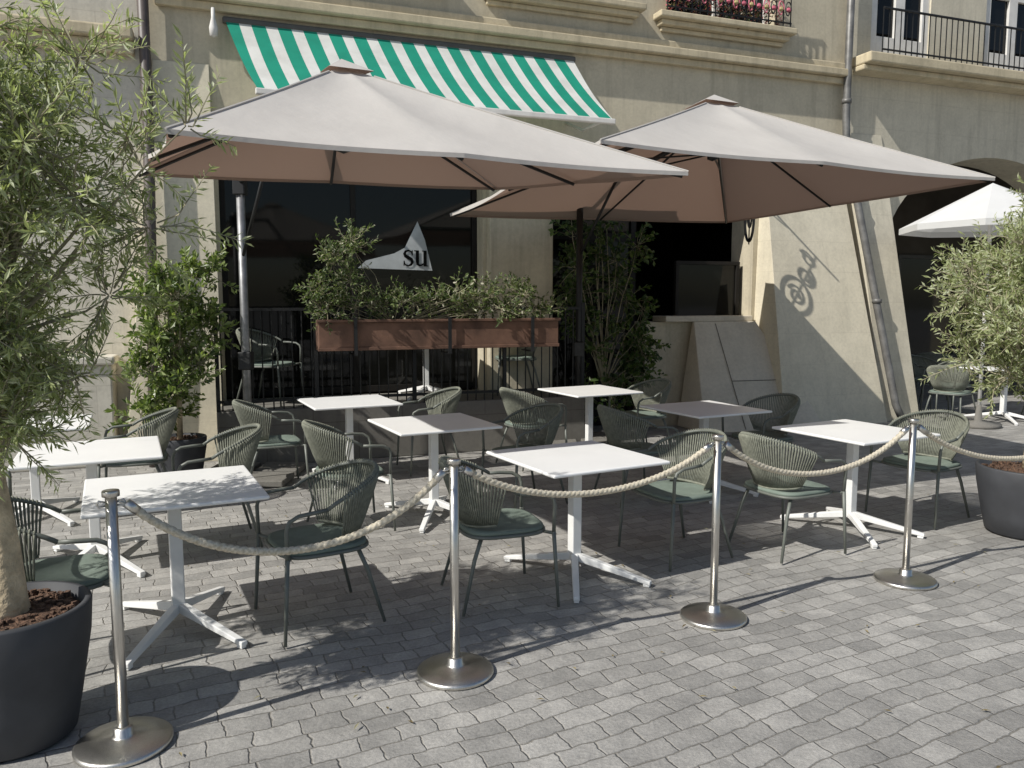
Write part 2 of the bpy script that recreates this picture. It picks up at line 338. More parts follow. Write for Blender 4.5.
mm=M(); rr=random.Random(5)
for i in range(1200):
    c0=Vector((rr.uniform(5.45,7.25),rr.uniform(-.18,-.02),rr.uniform(5.38,5.7)+.12*math.sin(i)))
    a=Vector((rr.gauss(0,1),rr.gauss(0,1),rr.gauss(0,1))).normalized(); bb=a.orthogonal().normalized(); r=rr.uniform(.012,.028)
    mm.add([c0-a*r,c0+bb*r,c0+a*r,c0-bb*r],[(0,1,2,3)])
mm.obj('flowers',m_red,wg)
M().tube([(-.66,-.11,8.5),(-.66,-.11,3.55),(-.66,-.2,3.3),(-.68,-.34,2.0),(-.72,-.5,.0)],.055,14).obj('downpipe',m_pipe,cb,smooth=True)
mm=M(); mm.tube([(8.36,-.12,9),(8.36,-.12,4.3),(8.38,-.13,3.9),(8.85,-.78,.25),(8.9,-.86,.05)],.052,14)
for t,(x,y,z) in enumerate([(8.36,-.12,4.5),(8.47,-.265,3.15),(8.67,-.53,1.7)]): mm.lathe([(.052,-.03),(.066,-.03),(.066,.03),(.052,.03)],(x,y,z),14)
mm.obj('downpipe',m_pipeg,cb,smooth=True)

# cellar hatch
ch=thing('cellar_hatch','wide sloping beige stone cellar hatch against the pier','cellar hatch',F(6.5,D0-.95),FA)
B0,B1,T0,T1=(-.72,0.25,0),(1.05,0.05,0),(-.52,.88,1.42),(.42,.80,1.42)
mh=M(); mh.hexa([B0,B1,(1.05,.93,0),(-.72,.93,0)],[T0,T1,(.42,.93,1.42),(-.52,.93,1.42)]); mh.obj('slab',m_hatch,ch,bevel=.012)
def hp(u,v):
    a=Vector(B0).lerp(Vector(B1),u); c2=Vector(T0).lerp(Vector(T1),u); return a.lerp(c2,v)+Vector((0,-.003,.001))
mh=M()
mh.tube([hp(.33,.02),hp(.33,.98)],.006,4); mh.tube([hp(.33,.45),hp(.99,.45)],.005,4)
mh.obj('joint_strip',m_plinth,ch)

# wrought-iron hanging sign bracket
sb_=thing('sign_bracket','black wrought iron bracket with curly hanging ornament above doorway','sign bracket',F(6.36,D0,0),FA)
ms=M(); ms.tube([(0,.02,3.62),(0,-.86,3.66)],.014,6); ms.tube([(0,0,3.50),(0,-.3,3.52),(0,-.5,3.62)],.010,6); ms.obj('arm',m_iron,sb_)
ms=M()
def ring(cy,cz,ry,rz,r=.012,a0=0,a1=360,k=0,n=28):
    ms.tube([(0,cy+ry*(1-k*i/n)*math.cos(R(a0+(a1-a0)*i/n)),cz+rz*(1-k*i/n)*math.sin(R(a0+(a1-a0)*i/n))) for i in range(n+1)],r,5)
CY=-.70
ring(CY,2.74,.09,.28,.018); ring(CY,2.74,.055,.16,.013,0,540,.7); ring(CY,3.18,.06,.16,.016,90,600,.6); ring(CY+.03,3.48,.05,.10,.014,0,500,.6)
ms.tube([(0,CY,3.66),(0,CY,2.42)],.009,5)
ms.obj('ornament',m_iron,sb_)

# ---- awning
aw=thing('awning','green and white striped fabric awning fixed above restaurant window','awning',F(.25,D0),FA)
mm=M(); n1,n2=24,12
vs=[]
for j in range(n2+1):
    t=j/n2
    for i in range(n1+1):
        a=i/n1; x0=-.12+.26*t; x1=3.92+.08*t
        vs.append((x0+(x1-x0)*a,-.05-.93*t,4.66-.90*t-.05*math.sin(math.pi*t)+.006*math.sin(i*2.1)*t))
mm.add(vs,[(j*(n1+1)+i,j*(n1+1)+i+1,(j+1)*(n1+1)+i+1,(j+1)*(n1+1)+i) for j in range(n2) for i in range(n1)])
mm.obj('canvas',m_awn,aw,smooth=True)
M().box(.12,4.02,-1.02,-.96,3.70,3.76).obj('front_bar',m_whitef,aw,bevel=.01)
M().box(-.15,3.95,-.075,-.003,4.63,4.70).obj('roller_box',m_gframe,aw,bevel=.02)
for x in (.3,3.85): M().tube([(x,-.02,3.9),(x+.0,-.5,3.72),(x,-.97,3.72)],.018,8).obj('arm',m_whitef,aw,smooth=True)
M().lathe([(.0,.0),(.04,.02),(.045,.1),(.02,.2),(.02,.3)],(-.24,-.12,4.45),12).obj('crank_bracket',m_whitef,aw,smooth=True)

# ---- right building
rb=thing('arcade_building','grey sandstone town building with arcade arch and balcony','building',F(8.45,D0),FA)
mw=M(); s_=8.45
AZS,AZC=2.45,3.92
def sh(x): return x-s_
grid_wall(mw,sh(8.452),sh(9.3),0,4.4,.7,[]); grid_wall(mw,sh(13.6),sh(15.2),0,4.4,.7,[])
arch_top(mw,sh(9.3),sh(13.6),AZS,AZC,4.4,.7)
arch_top(mw,sh(15.2),sh(19.5),AZS,AZC,4.4,.7); grid_wall(mw,sh(19.5),sh(24),0,4.4,.7,[])
WN=((sh(8.85),sh(9.95)),(sh(11.05),sh(12.25)),(sh(15),sh(16.2)))
grid_wall(mw,sh(8.452),sh(24),4.4,10,.7,[(a,b2,5.15,7.6) for a,b2 in WN])
mw.obj('wall',m_wall_right,rb)
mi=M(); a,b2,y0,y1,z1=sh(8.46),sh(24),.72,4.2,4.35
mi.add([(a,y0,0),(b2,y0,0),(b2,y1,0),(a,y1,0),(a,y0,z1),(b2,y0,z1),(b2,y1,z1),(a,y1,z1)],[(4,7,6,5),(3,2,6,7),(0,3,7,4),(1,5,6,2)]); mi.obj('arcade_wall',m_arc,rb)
for a,b2 in ((sh(10.3),sh(11.7)),(sh(12.2),sh(13.2)),(sh(13.8),sh(15.6))):
    w=bpy.data.objects.new('shop_window',None); COL.objects.link(w); w.parent=rb
    mf=M(); mf.box(a,a+.08,4.10,4.19,0,2.7); mf.box(b2-.08,b2,4.10,4.19,0,2.7); mf.box(a+.08,b2-.08,4.10,4.19,2.62,2.7); mf.box(a+.08,b2-.08,4.10,4.19,.0,.5); mf.obj('frame',m_gframe,w)
    M().box(a+.08,b2-.08,4.15,4.16,.5,2.62).obj('pane',m_glass,w)
mm=M(); batter(mm,sh(8.76),sh(9.42),sh(8.5),sh(9.12),4.1,.68); mm.obj('buttress',m_wall_right,rb,bevel=.02)
bal=bpy.data.objects.new('balcony',None); COL.objects.link(bal); bal.parent=rb
mm=M(); mm.box(.02,12,-.42,-.003,4.98,5.12); mm.box(.02,12,-.30,-.003,4.90,4.978); mm.obj('slab',m_trim,bal,bevel=.02)
mm=M(); mm.tube([(.25,-.38,5.17),(12,-.38,5.17)],.014,6); mm.tube([(.25,-.38,5.72),(12,-.38,5.72)],.018,6)
x=.25
while x<12: mm.tube([(x,-.38,5.12),(x,-.38,5.72)],.008,5); x+=.105
mm.obj('railing',m_iron,bal)
for a,b2 in WN:
    w=bpy.data.objects.new('window',None); COL.objects.link(w); w.parent=rb
    mf=M(); c_=(a+b2)/2
    for x0,x1 in ((a,a+.13),(c_-.09,c_+.09),(b2-.13,b2)): mf.box(x0,x1,.03,.11,5.15,7.6)
    for z,h in ((5.15,.35),(6.3,.08),(7.0,.08)): mf.box(a+.13,c_-.09,.031,.109,z,z+h); mf.box(c_+.09,b2-.13,.031,.109,z,z+h)
    mf.obj('frame',m_whitef,w,bevel=.006); M().box(a+.01,b2-.01,.07,.08,5.15,7.6).obj('pane',m_glass,w)

# ---- left building
lb=thing('corner_building','pale sandstone town building with stone ledge beside restaurant','building',F(-.64,D0),FA)
mw=M(); grid_wall(mw,-9,-.0,0,10,.5,[(-7.5,-4,0,3.2),(-3.2,-2.2,5.2,7.2)]); mw.obj('wall',m_wall_left,lb)
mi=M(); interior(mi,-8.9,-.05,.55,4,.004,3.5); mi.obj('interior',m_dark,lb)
mm=M(); mm.box(-9,-.12,-.22,-.003,4.33,4.45); mm.box(-9,-.12,-.14,-.003,4.2,4.328); mm.obj('cornice',m_trim,lb,bevel=.02)
mm=M(); mm.box(-9,-.45,-.35,-.003,0,1.05); mm.box(-9,-.42,-.39,-.003,1.052,1.14); mm.obj('plinth',m_wall_left,lb,bevel=.02)

# ---- terrace platform + railing + planter box
pf=M().box(-.1,4.0,-.85,.24,0,.58).obj('terrace_platform',m_plinth,bevel=.01); pf.location=F(0,D0); pf.rotation_euler=(0,0,FA)
tag(pf,'low dark stone terrace platform in front of restaurant window','platform')
rl=thing('iron_railing','black iron railing with thin vertical bars on terrace edge','railing',F(0,8.5),FA)
mm=M()
x=-.04
while x<4.0: mm.tube([(x,0,.58),(x,0,1.6)],.008,5); x+=.1
mm.obj('bars',m_iron,rl)
mm=M(); mm.box(-.06,4.0,-.02,.02,1.6,1.63); mm.box(-.06,4.0,-.012,.012,.66,.69)
for x in (-.08,.9,1.95,3.0,3.98): mm.box(x-.02,x+.02,-.022,.022,.58,1.68)
mm.obj('rail',m_iron,rl)
pb=thing('planter_box','weathered brown wooden planter trough hung on iron railing','planter',F(.9,8.34),FA)
mm=M(); mm.box(0,2.64,-.14,-.115,1.19,1.48); mm.box(0,2.64,.095,.12,1.19,1.48); mm.box(0,.025,-.114,.094,1.19,1.48); mm.box(2.615,2.64,-.114,.094,1.19,1.48); mm.box(.026,2.614,-.114,.094,1.192,1.22)
mm.box(-.02,2.66,-.165,-.1145,1.481,1.51); mm.box(-.01,2.65,-.150,-.1405,1.19,1.225); mm.obj('trough',m_wood,pb,bevel=.006)
mm=M(); mm.box(.026,2.614,-.113,.093,1.3,1.45); mm.obj('soil',m_soil,pb)
for x in (.35,1.35,2.3):
    mm=M(); mm.box(x,x+.035,-.182,-.166,1.14,1.53); mm.box(x,x+.035,-.166,.14,1.14,1.152); mm.obj('bracket',m_iron,pb)

# ------------------------------------------------------------------ foliage
def leaf(m,base,d,nrm,L,W):
    d=d.normalized(); s=d.cross(nrm)
    if s.length<1e-3: s=d.orthogonal()
    s.normalize(); up=s.cross(d)*(W*.25)
    m.add([base,base+d*L*.5+s*W*.5+up,base+d*L,base+d*L*.5-s*W*.5+up],[(0,1,2),(0,2,3)])
def rv(r): return Vector((r.gauss(0,1),r.gauss(0,1),r.gauss(0,1))).normalized()
def clusters(mleaf,mtwig,r,start,cl,ntw,Lt,LL,LW,nl,droop=0.0,upb=.4,limb=.012,bias=Vector((-.5,-.45,.7))):
    for (c,rad,dens) in cl:
        c=Vector(c); mid=start.lerp(c,.55)+rv(r)*.06; mid.z+=.05
        p=[start,start.lerp(mid,.5)+rv(r)*.02,mid,mid.lerp(c,.6)+rv(r)*.03,c]
        if mtwig is not None: mtwig.tube(p,[limb*1.6,limb*1.3,limb,limb*.7,limb*.35],6)
        for k in range(int(ntw*dens)):
            o=rv(r)*rad*r.uniform(.05,.85); b0=c+o
            d=(o.normalized()*.8+rv(r)*.6+Vector((0,0,upb))).normalized()
            ln=Lt*r.uniform(.6,1.3); pts=[b0]; q=b0.copy(); dd=d.copy(); ns=5
            for i in range(ns):
                dd=(dd+rv(r)*.12+Vector((0,0,-droop*.25))).normalized(); q=q+dd*ln/ns; pts.append(q.copy())
            if mtwig is not None: mtwig.tube([c.lerp(b0,.3),*pts],[.004,.0035,.003,.0025,.002,.0017,.001],3,caps=False)
            for i in range(nl):
                t=(i+.5)/nl*ns; a=min(int(t),ns-1); pos=pts[a].lerp(pts[a+1],t-a); ax=(pts[a+1]-pts[a]).normalized()
                sd=rv(r); sd=(sd-ax*sd.dot(ax)).normalized()
                leaf(mleaf,pos,(ax*r.uniform(.5,1.1)+sd).normalized(),rv(r)*.9+bias,LL*r.uniform(.65,1.15),LW*r.uniform(.7,1.2))

def pot(par,rt,rb_,h,soil=True):
    M().lathe([(0,.003),(rb_*.9,.003),(rb_,.02),(rb_+(rt-rb_)*.35,h*.3),(rt*.97,h*.75),(rt,h-.01),(rt-.005,h),(rt-.025,h),(rt-.03,h-.06),(0,h-.06)],n=48).obj('pot',m_pot,par,smooth=True)
    ms=M(); ms.lathe([(rt-.03,h-.055),(rt*.6,h-.035),(rt*.2,h-.02),(0,h-.018)],n=30)
    r=random.Random(3)
    for i in range(260):
        a=r.uniform(0,6.28); q=math.sqrt(r.random())*(rt-.045); s=r.uniform(.006,.016); ms.box(q*math.cos(a)-s,q*math.cos(a)+s,q*math.sin(a)-s*.6,q*math.sin(a)+s*.6,h-.055,h-.02+r.uniform(-.01,.008),rot=r.uniform(0,3))
    so_=ms.obj('soil',m_soil,par); so_['kind']='stuff'

r=random.Random(11)
O=Vector((-1.94,2.94,0))
ot=thing('olive_tree','potted olive tree with silvery airy crown in anthracite pot','tree',O)
pot(ot,.285,.21,.53)
tr=M(); tr.tube([(-.01,0,.47),(-.005,0,.55),(-.02,.01,.75),(-.035,.0,.95),(-.045,-.01,1.12),(-.05,0,1.25),(-.06,.01,1.5),(-.03,0,1.8)],[.088,.072,.064,.058,.052,.042,.03,.02],16)
tr.tube([(-.045,0,1.05),(.02,.03,1.25),(.1,.05,1.45)],[.03,.025,.018],8); tr.tube([(-.06,0,1.1),(-.2,-.03,1.35),(-.35,.02,1.6)],[.03,.022,.015],8)
tr.obj('trunk',m_bark,ot,smooth=True)
cl=[]
for i in range(28):
    while True:
        p=Vector((r.uniform(-1,1),r.uniform(-1,1),r.uniform(-1,1)))
        if .25<p.length<1: break
    cl.append(((-.26+p.x*.66,p.y*.6,1.98+p.z*.68),.22,1))
cl+=[((.36,.05,2.58),.16,.5),((.55,.0,2.28),.14,.5),((.56,.1,1.98),.16,.5),((.40,.1,1.72),.18,.6),((.30,0,1.42),.18,.7),((.2,-.05,2.2),.24,1.1),((.1,-.1,1.6),.24,1.2),((.05,-.1,1.28),.2,1.2),((.22,.1,2.45),.22,.9),((.74,.05,2.34),.09,.22),((.15,-.1,1.9),.24,1.1),((-.05,-.15,2.55),.22,1.1),((.0,-.2,2.1),.24,1.2),((-.02,-.15,1.75),.22,1.2),((.10,-.1,1.22),.15,1),((.05,-.2,1.5),.2,1.0),((.05,-.2,2.35),.2,1.0),((.1,-.15,2.0),.2,1.0)]
lm,tm=M(),M(); clusters(lm,tm,r,Vector((-.05,0,1.5)),cl,30,.21,.055,.0115,22,droop=.15,upb=.3,limb=.006)
tm.obj('branches',m_twig,ot); lm.obj('crown',m_olive,ot)
r=random.Random(21)
ot=thing('olive_tree','round potted olive tree beside rope barrier, dark pot','tree',(3.78,5.68,0))
pot(ot,.34,.26,.50)
tr=M(); tr.tube([(0,0,.45),(.01,0,.7),(-.01,.01,.95),(0,0,1.2),(.02,0,1.6)],[.05,.042,.038,.033,.02],12); tr.obj('trunk',m_bark,ot,smooth=True)
cl=[]
for i in range(70):
    while True:
        p=Vector((r.uniform(-1,1),r.uniform(-1,1),r.uniform(-1,1)))
        if .3<p.length<1: break
    cl.append((( p.x*.58,p.y*.58,1.70+p.z*.80),.2,1))
lm,tm=M(),M(); clusters(lm,tm,r,Vector((0,0,1.15)),cl,22,.2,.055,.014,14,droop=.2,limb=.006)
tm.obj('branches',m_twig,ot); lm.obj('crown',m_olive,ot)
r=random.Random(31)
ot=thing('laurel_shrub','tall leafy laurel shrub in small dark pot by the wall','shrub',(-3.15,7.4,0))
pot(ot,.24,.18,.42)
tr=M(); tr.tube([(0,0,.38),(.01,0,.8),(0,.02,1.5)],[.03,.025,.012],8); tr.obj('trunk',m_bark,ot,smooth=True)
cl=[((r.uniform(-.25,.25),r.uniform(-.3,.3),z),.19,1) for z in [.62+.054*i for i in range(26)]]
lm,tm=M(),M(); clusters(lm,tm,r,Vector((0,0,.9)),cl,18,.17,.08,.036,11,upb=.6,limb=.006)
tm.obj('branches',m_twig,ot); lm.obj('crown',m_laurel,ot)
r=random.Random(41)
ot=thing('climbing_plant','dark green climbing plant growing beside doorway','climbing plant',F(4.35,8.95),FA)
cl=[((r.uniform(-.1,1.0)-.1*z,r.uniform(-.1,.25),z),.2,1) for z in [.4+.1*i for i in range(27)]]
lm,tm=M(),M(); clusters(lm,tm,r,Vector((.2,.1,.6)),cl,15,.24,.085,.05,9,droop=.5,limb=.006)
tm.obj('stems',m_twig,ot); lm.obj('leaves',m_ivy,ot)
r=random.Random(51)
ot=thing('box_plants','mixed green plants growing from wooden trough','plants',F(.9,8.34),FA)
cl=[((r.uniform(-.08,.38),r.uniform(-.1,.1),z),.14,1.2) for z in [1.65+.085*i for i in range(9)]]
cl+=[((.1+.155*i,r.uniform(-.1,.08),1.55+r.uniform(0,.16)),.13,1) for i in range(17)]
cl+=[((r.uniform(.6,2.6),r.uniform(-.1,.08),1.72+r.uniform(0,.10)),.12,.8) for i in range(8)]
lm,tm=M(),M(); clusters(lm,tm,r,Vector((.8,0,1.43)),cl,18,.16,.055,.022,9,droop=.2,limb=.003)
tm.obj('stems',m_twig,ot); lm.obj('leaves',m_flow,ot)

# ------------------------------------------------------------------ umbrellas
def umbrella(label,C,apex,mb,mt,mastmat):
    C=[Vector(c) for c in C]; apex=Vector(apex); o=Vector((mb[0],mb[1],0))
    um=thing('cantilever_umbrella',label,'umbrella',o,group='large square terrace umbrellas')
    C=[c-o for c in C]; apex=apex-o; mb=Vector(mb)-o; mt=Vector(mt)-o
    m=M(); nt_,nu=14,24
    def P(i,t,u):
        A,B=C[i],C[(i+1)%4]; e=A.lerp(B,u); c=(C[0]+C[1]+C[2]+C[3])/4
        inw=(c-A.lerp(B,.5)).normalized()
        e=e+inw*(.035*abs(math.sin(2*math.pi*u)))*t
        p=apex.lerp(e,t); p.z+=-.01*math.sin(math.pi*t)-.035*abs(math.sin(2*math.pi*u))*math.sin(math.pi*min(1,t*.9)); return p
    edge=[]
    for i in range(4):
        vs=[P(i,j/nt_,k/nu) for j in range(1,nt_+1) for k in range(nu+1)]
        fs=[(j*(nu+1)+k,(j+1)*(nu+1)+k,(j+1)*(nu+1)+k+1,j*(nu+1)+k+1) for j in range(nt_-1) for k in range(nu)]
        o0=len(vs); vs.append(apex); fs+=[(o0,k,k+1) for k in range(nu)]
        m.add(vs,fs); edge+=[P(i,1,k/nu) for k in range(nu)]
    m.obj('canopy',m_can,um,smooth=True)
    msm=M()
    for i in range(4): msm.tube([P(i,j/10,0)+Vector((0,0,.003)) for j in range(1,11)],.007,5)
    msm.obj('seam',m_can,um)
    mv=M(); ne=len(edge); mv.add([e+Vector((0,0,.003)) for e in edge]+[e-Vector((0,0,.022)) for e in edge],[(i,ne+i,ne+(i+1)%ne,(i+1)%ne) for i in range(ne)])
    mv.obj('valance',m_can,um)
    mc=M(); q=[apex.lerp(c,.10)+Vector((0,0,.035)) for c in C]; mc.add([apex+Vector((0,0,.05)),*q],[(0,1,2),(0,2,3),(0,3,4),(0,4,1)]); mc.obj('vent_cap',m_can,um)
    mr=M(); hub=apex-Vector((0,0,.12))
    ends=C+[C[i].lerp(C[(i+1)%4],.5) for i in range(4)]
    for e in ends:
        pts=[hub.lerp(e,t)+Vector((0,0,-.035)) for t in (0,.25,.5,.75,.985)]; mr.tube(pts,.012,6)
    mr.obj('ribs',m_iron,um)
    ms=M(); run=apex-Vector((0,0,.5))
    for e in ends: ms.tube([run,hub.lerp(e,.42)-Vector((0,0,.03))],.009,6)
    ms.obj('struts',m_iron,um)
    M().lathe([(.0,-.57),(.05,-.55),(.05,-.45),(.03,-.44),(.03,-.12),(.06,-.1),(.06,-.04),(0,-.03)],apex,16).obj('hub',m_iron,um,smooth=True)
    mm=M(); mm.tube([mb,mt+Vector((0,0,.06))],.038,16); mm.obj('mast',mastmat,um,smooth=True)
    M().box(mt.x-.055,mt.x+.055,mt.y-.055,mt.y+.055,mt.z-.12,mt.z+.02).obj('clamp',m_iron,um,bevel=.01)
    M().box(mt.x-.06,mt.x+.06,mt.y-.06,mt.y+.06,1.05,1.22).obj('crank_housing',m_iron,um,bevel=.01)
    mm=M(); mm.tube([mt,mt.lerp(apex-Vector((0,0,.2)),.5)-Vector((0,0,.05)),apex-Vector((0,0,.25))],.026,10); mm.obj('arm',m_iron,um,smooth=True)
    mm=M(); mm.tube([mt-Vector((0,0,.7)),mt.lerp(apex-Vector((0,0,.2)),.32)-Vector((0,0,.04))],.016,8); mm.obj('brace',m_iron,um,smooth=True)
    for sx in (-1,1):
        for sy in (-1,1): M().box(mb.x+min(sx*.03,sx*.44),mb.x+max(sx*.03,sx*.44),mb.y+min(sy*.03,sy*.44),mb.y+max(sy*.03,sy*.44),.01,.07).obj('base_slab',m_plinth,um,bevel=.01)
    return um
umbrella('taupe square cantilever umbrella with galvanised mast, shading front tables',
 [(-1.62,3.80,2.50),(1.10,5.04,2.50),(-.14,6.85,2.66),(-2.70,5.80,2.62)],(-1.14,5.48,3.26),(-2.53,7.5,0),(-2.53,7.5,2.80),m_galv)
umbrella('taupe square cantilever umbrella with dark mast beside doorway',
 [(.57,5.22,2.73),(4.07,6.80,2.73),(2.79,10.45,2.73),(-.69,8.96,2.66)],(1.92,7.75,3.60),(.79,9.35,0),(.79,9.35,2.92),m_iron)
wp=thing('white_parasol','white octagonal parasol of neighbouring cafe near arcade','parasol',(6.35,10.65,0))
rp_=1.1
mm=M(); mm.add([(0,0,3.25)]+[(rp_*math.cos(a*math.pi/4+.2),rp_*math.sin(a*math.pi/4+.2),2.70) for a in range(8)],[(0,i+1,(i+1)%8+1) for i in range(8)])
mm.add([(rp_*math.cos(a*math.pi/4+.2),rp_*math.sin(a*math.pi/4+.2),2.70) for a in range(8)]+[(rp_*math.cos(a*math.pi/4+.2),rp_*math.sin(a*math.pi/4+.2),2.62) for a in range(8)],[(i,(i+1)%8,8+(i+1)%8,8+i) for i in range(8)])
mm.obj('canopy',m_whitecan,wp); M().tube([(0,0,0),(0,0,3.23)],.025,10).obj('pole',m_whitef,wp,smooth=True)
M().lathe([(.28,0),(.28,.05),(.05,.08),(.03,.3)],n=24).obj('base',m_plinth,wp,smooth=True)

# ------------------------------------------------------------------ chair
def build_chair():
    c=thing('rope_armchair','grey green metal armchair with woven cord back on cobbles','chair',group='cord back terrace chairs')
    def arc(th,r0=.30,r1=.285):
        return Vector((-.02-r0*math.cos(th),r1*math.sin(th),0))
    top=[]
    A=R(100)
    for i in range(25):
        th=-A+2*A*i/24; p=arc(th); k=(math.cos(th)+.17)/1.17; p.z=.665+.15*max(0,k)**.8; top.append(p)
    M().tube(top,.011,8).obj('top_rail',m_chairf,c,smooth=True)
    for sy in (-1,1):
        e=top[0] if sy<0 else top[-1]
        pts=[e,Vector((.10,sy*.29,.662)),Vector((.18,sy*.288,.655)),Vector((.225,sy*.283,.63)),Vector((.238,sy*.279,.59)),Vector((.236,sy*.272,.44))]
        M().tube(pts,.011,8).obj('armrest',m_chairf,c,smooth=True)
        M().tube([pts[-1],Vector((.262,sy*.283,.012))],[.0125,.009],8).obj('leg',m_chairf,c,smooth=True)
        M().tube([Vector((-.15,sy*.19,.43)),Vector((-.20,sy*.21,.30)),Vector((-.275,sy*.25,.012))],[.0125,.012,.009],8).obj('leg',m_chairf,c,smooth=True)
    fr=M()
    ring=[Vector((.235*math.copysign(abs(math.cos(t))**.55,math.cos(t))+.0,.245*math.copysign(abs(math.sin(t))**.55,math.sin(t)),.425)) for t in [2*math.pi*i/36 for i in range(37)]]
    fr.tube(ring,.010,6,caps=False); fr.tube([(.236,-.272,.43),(.2,-.2,.425)],.01,6); fr.tube([(.236,.272,.43),(.2,.2,.425)],.01,6)
    fr.obj('seat_frame',m_chairf,c,smooth=True)
    n=36; vs=[];fs=[]
    for k,(q,z) in enumerate([(0,.437),(.35,.438),(.7,.446),(.93,.456),(1.0,.45),(1.0,.433),(.92,.426),(0,.426)]):
        for i in range(n):
            t=2*math.pi*i/n; vs.append((.232*q*math.copysign(abs(math.cos(t))**.55,math.cos(t)),.24*q*math.copysign(abs(math.sin(t))**.55,math.sin(t)),z))
    for k in range(7):
        for i in range(n): fs.append((k*n+i,k*n+(i+1)%n,(k+1)*n+(i+1)%n,(k+1)*n+i))
    M().add(vs,fs).obj('seat',m_seat,c,smooth=True)
    bk=M(); nc=52; Ab=R(84)
    for i in range(nc):
        th=-Ab+2*Ab*i/(nc-1); p=arc(th); k=(math.cos(th)+.17)/1.17; p.z=.665+.15*max(0,k)**.8
        th2=th*.92; q=Vector((-.03-.185*math.cos(th2),.20*math.sin(th2),.46+.03*(1-math.cos(th2))))
        out=Vector((-math.cos(th),math.sin(th),0))
        pts=[p+out*.012,p+out*.014+Vector((0,0,-.02)),p.lerp(q,.35)+out*.018,p.lerp(q,.7)+out*.012,q]
        bk.tube(pts,[.0062,.0062,.0060,.0053,.0048],5)
        bk.tube([p-out*.010+Vector((0,0,.004)),p+Vector((0,0,.013)),p+out*.012],.0058,4)
    low=[Vector((-.03-.185*math.cos(t*.92),.20*math.sin(t*.92),.458+.03*(1-math.cos(t*.92)))) for t in [-Ab+2*Ab*i/16 for i in range(17)]]
    bk.tube(low,.009,6)
    bk.obj('backrest',m_crope,c,smooth=True)
    return c
ch0=build_chair()
chairs=[(-1.04,4.10,212),(-2.12,3.55,30),(-.08,4.42,22),(1.10,5.18,205),(1.88,5.30,30),(3.22,6.12,212),
 (-2.08,5.40,208),(-3.05,6.3,206),(-2.16,7.05,25),(-1.22,5.83,30),(.10,6.55,212),(-.84,7.87,206),(1.06,6.68,25),(2.34,7.3,205),(.20,8.1,30),(1.44,8.74,210),(-3.35,4.65,25)]
first=True
for (x,y,a) in chairs:
    lab='grey green armchair with woven cord back tucked at white table' 
    if first: ch0.location=(x,y,0); ch0.rotation_euler=(0,0,R(a)); ch0['label']=lab; first=False
    else: copy_thing(ch0,(x,y,0),R(a+random.uniform(-5,5)),lab)
p=F(.45,8.95); c=copy_thing(ch0,(p.x,p.y,.58),R(-10),'cord back armchair standing on the stone terrace platform')
p=F(3.3,8.95); c=copy_thing(ch0,(p.x,p.y,.58),R(190),'cord back armchair standing on the stone terrace platform')
for s,d,a in ((9.5,8.2,40),(10.3,8.9,200),(11.2,8.0,30),(10.6,9.6,300),(11.6,10.4,60)):
    p=F(s,d); copy_thing(ch0,(p.x,p.y,0),R(a),'grey armchair of neighbouring cafe near the arcade arch')

# ------------------------------------------------------------------ tables
def build_table():
    t=thing('cafe_table','square white cafe table with pedestal and splayed feet','table',group='square cafe tables')
    h=.41
    M().box(-h,h,-h,h,.730,.75).obj('tabletop',m_top,t,bevel=.008)
    m=M(); m.box(-.032,.032,-.032,.032,.10,.712); m.box(-.17,.17,-.06,.06,.712,.729); m.box(-.06,.06,-.17,.17,.7125,.7285); m.obj('column',m_tblg,t,bevel=.006)
    for a in (-122,-58,58,122):
        d=Vector((math.cos(R(a)),math.sin(R(a)),0)); s=Vector((-d.y,d.x,0))
        def rg(q,w,z0,z1): return [d*q-s*w+Vector((0,0,z0)),d*q+s*w+Vector((0,0,z0)),d*q+s*w+Vector((0,0,z1)),d*q-s*w+Vector((0,0,z1))]
        f=M(); f.hexa(rg(.0,.022,.095,.145),rg(.50,.018,.016,.038)); f.hexa(rg(.455,.015,.002,.022),rg(.495,.015,.002,.018)); f.obj('foot',m_tblg,t,bevel=.004)
    return t
t0=build_table(); first=True
for (x,y,a,lab) in [(-1.74,3.98,27,None),(-2.70,4.99,26,None),(.39,4.80,29,None),(2.53,5.78,28,None),(-1.56,7.49,26,None),(-.62,6.15,27,None),(.83,8.42,28,None),(1.72,7.0,27,None),(-3.75,6.1,26,None)]:
    if first: t0.location=(x,y,0); t0.rotation_euler=(0,0,R(a)); first=False
    else: copy_thing(t0,(x,y,0),R(a))
p=F(2.2,8.98); copy_thing(t0,(p.x,p.y,.58),R(15),'white cafe table standing on the stone terrace platform')
p=F(10.4,8.1); copy_thing(t0,(p.x,p.y,0),R(20),'white cafe table of neighbouring cafe near arcade')

# ------------------------------------------------------------------ stanchions + ropes
st=thing('barrier_post','brushed stainless steel barrier post with round base on cobbles','barrier post',group='stainless barrier posts')
M().lathe([(.0,.002),(.172,.002),(.176,.006),(.176,.018),(.168,.024),(.10,.032),(.045,.040),(.036,.046),(.0345,.075),(.022,.080)],n=56).obj('base',m_steel,st,smooth=True,bevel=0)
M().lathe([(.0205,.05),(.0205,.985)],n=28).obj('pole',m_steel,st,smooth=True)
m=M(); m.lathe([(.0206,.976),(.031,.978),(.031,.996),(.029,1.0),(0,1.0)],n=28)
for a in (0,math.pi):
    x=.032*math.cos(a); m.tube([(x*.6,0,.955),(x*1.3,.0,.962),(x*1.5,0,.95),(x*1.3,0,.938),(x*.6,0,.942)],.004,6)
m.obj('cap',m_steel,st,smooth=True)
PP=[(-1.493,2.880),(-.260,3.471),(1.084,4.104),(2.399,4.670),(3.72,5.27)]
fa=R(24.6)
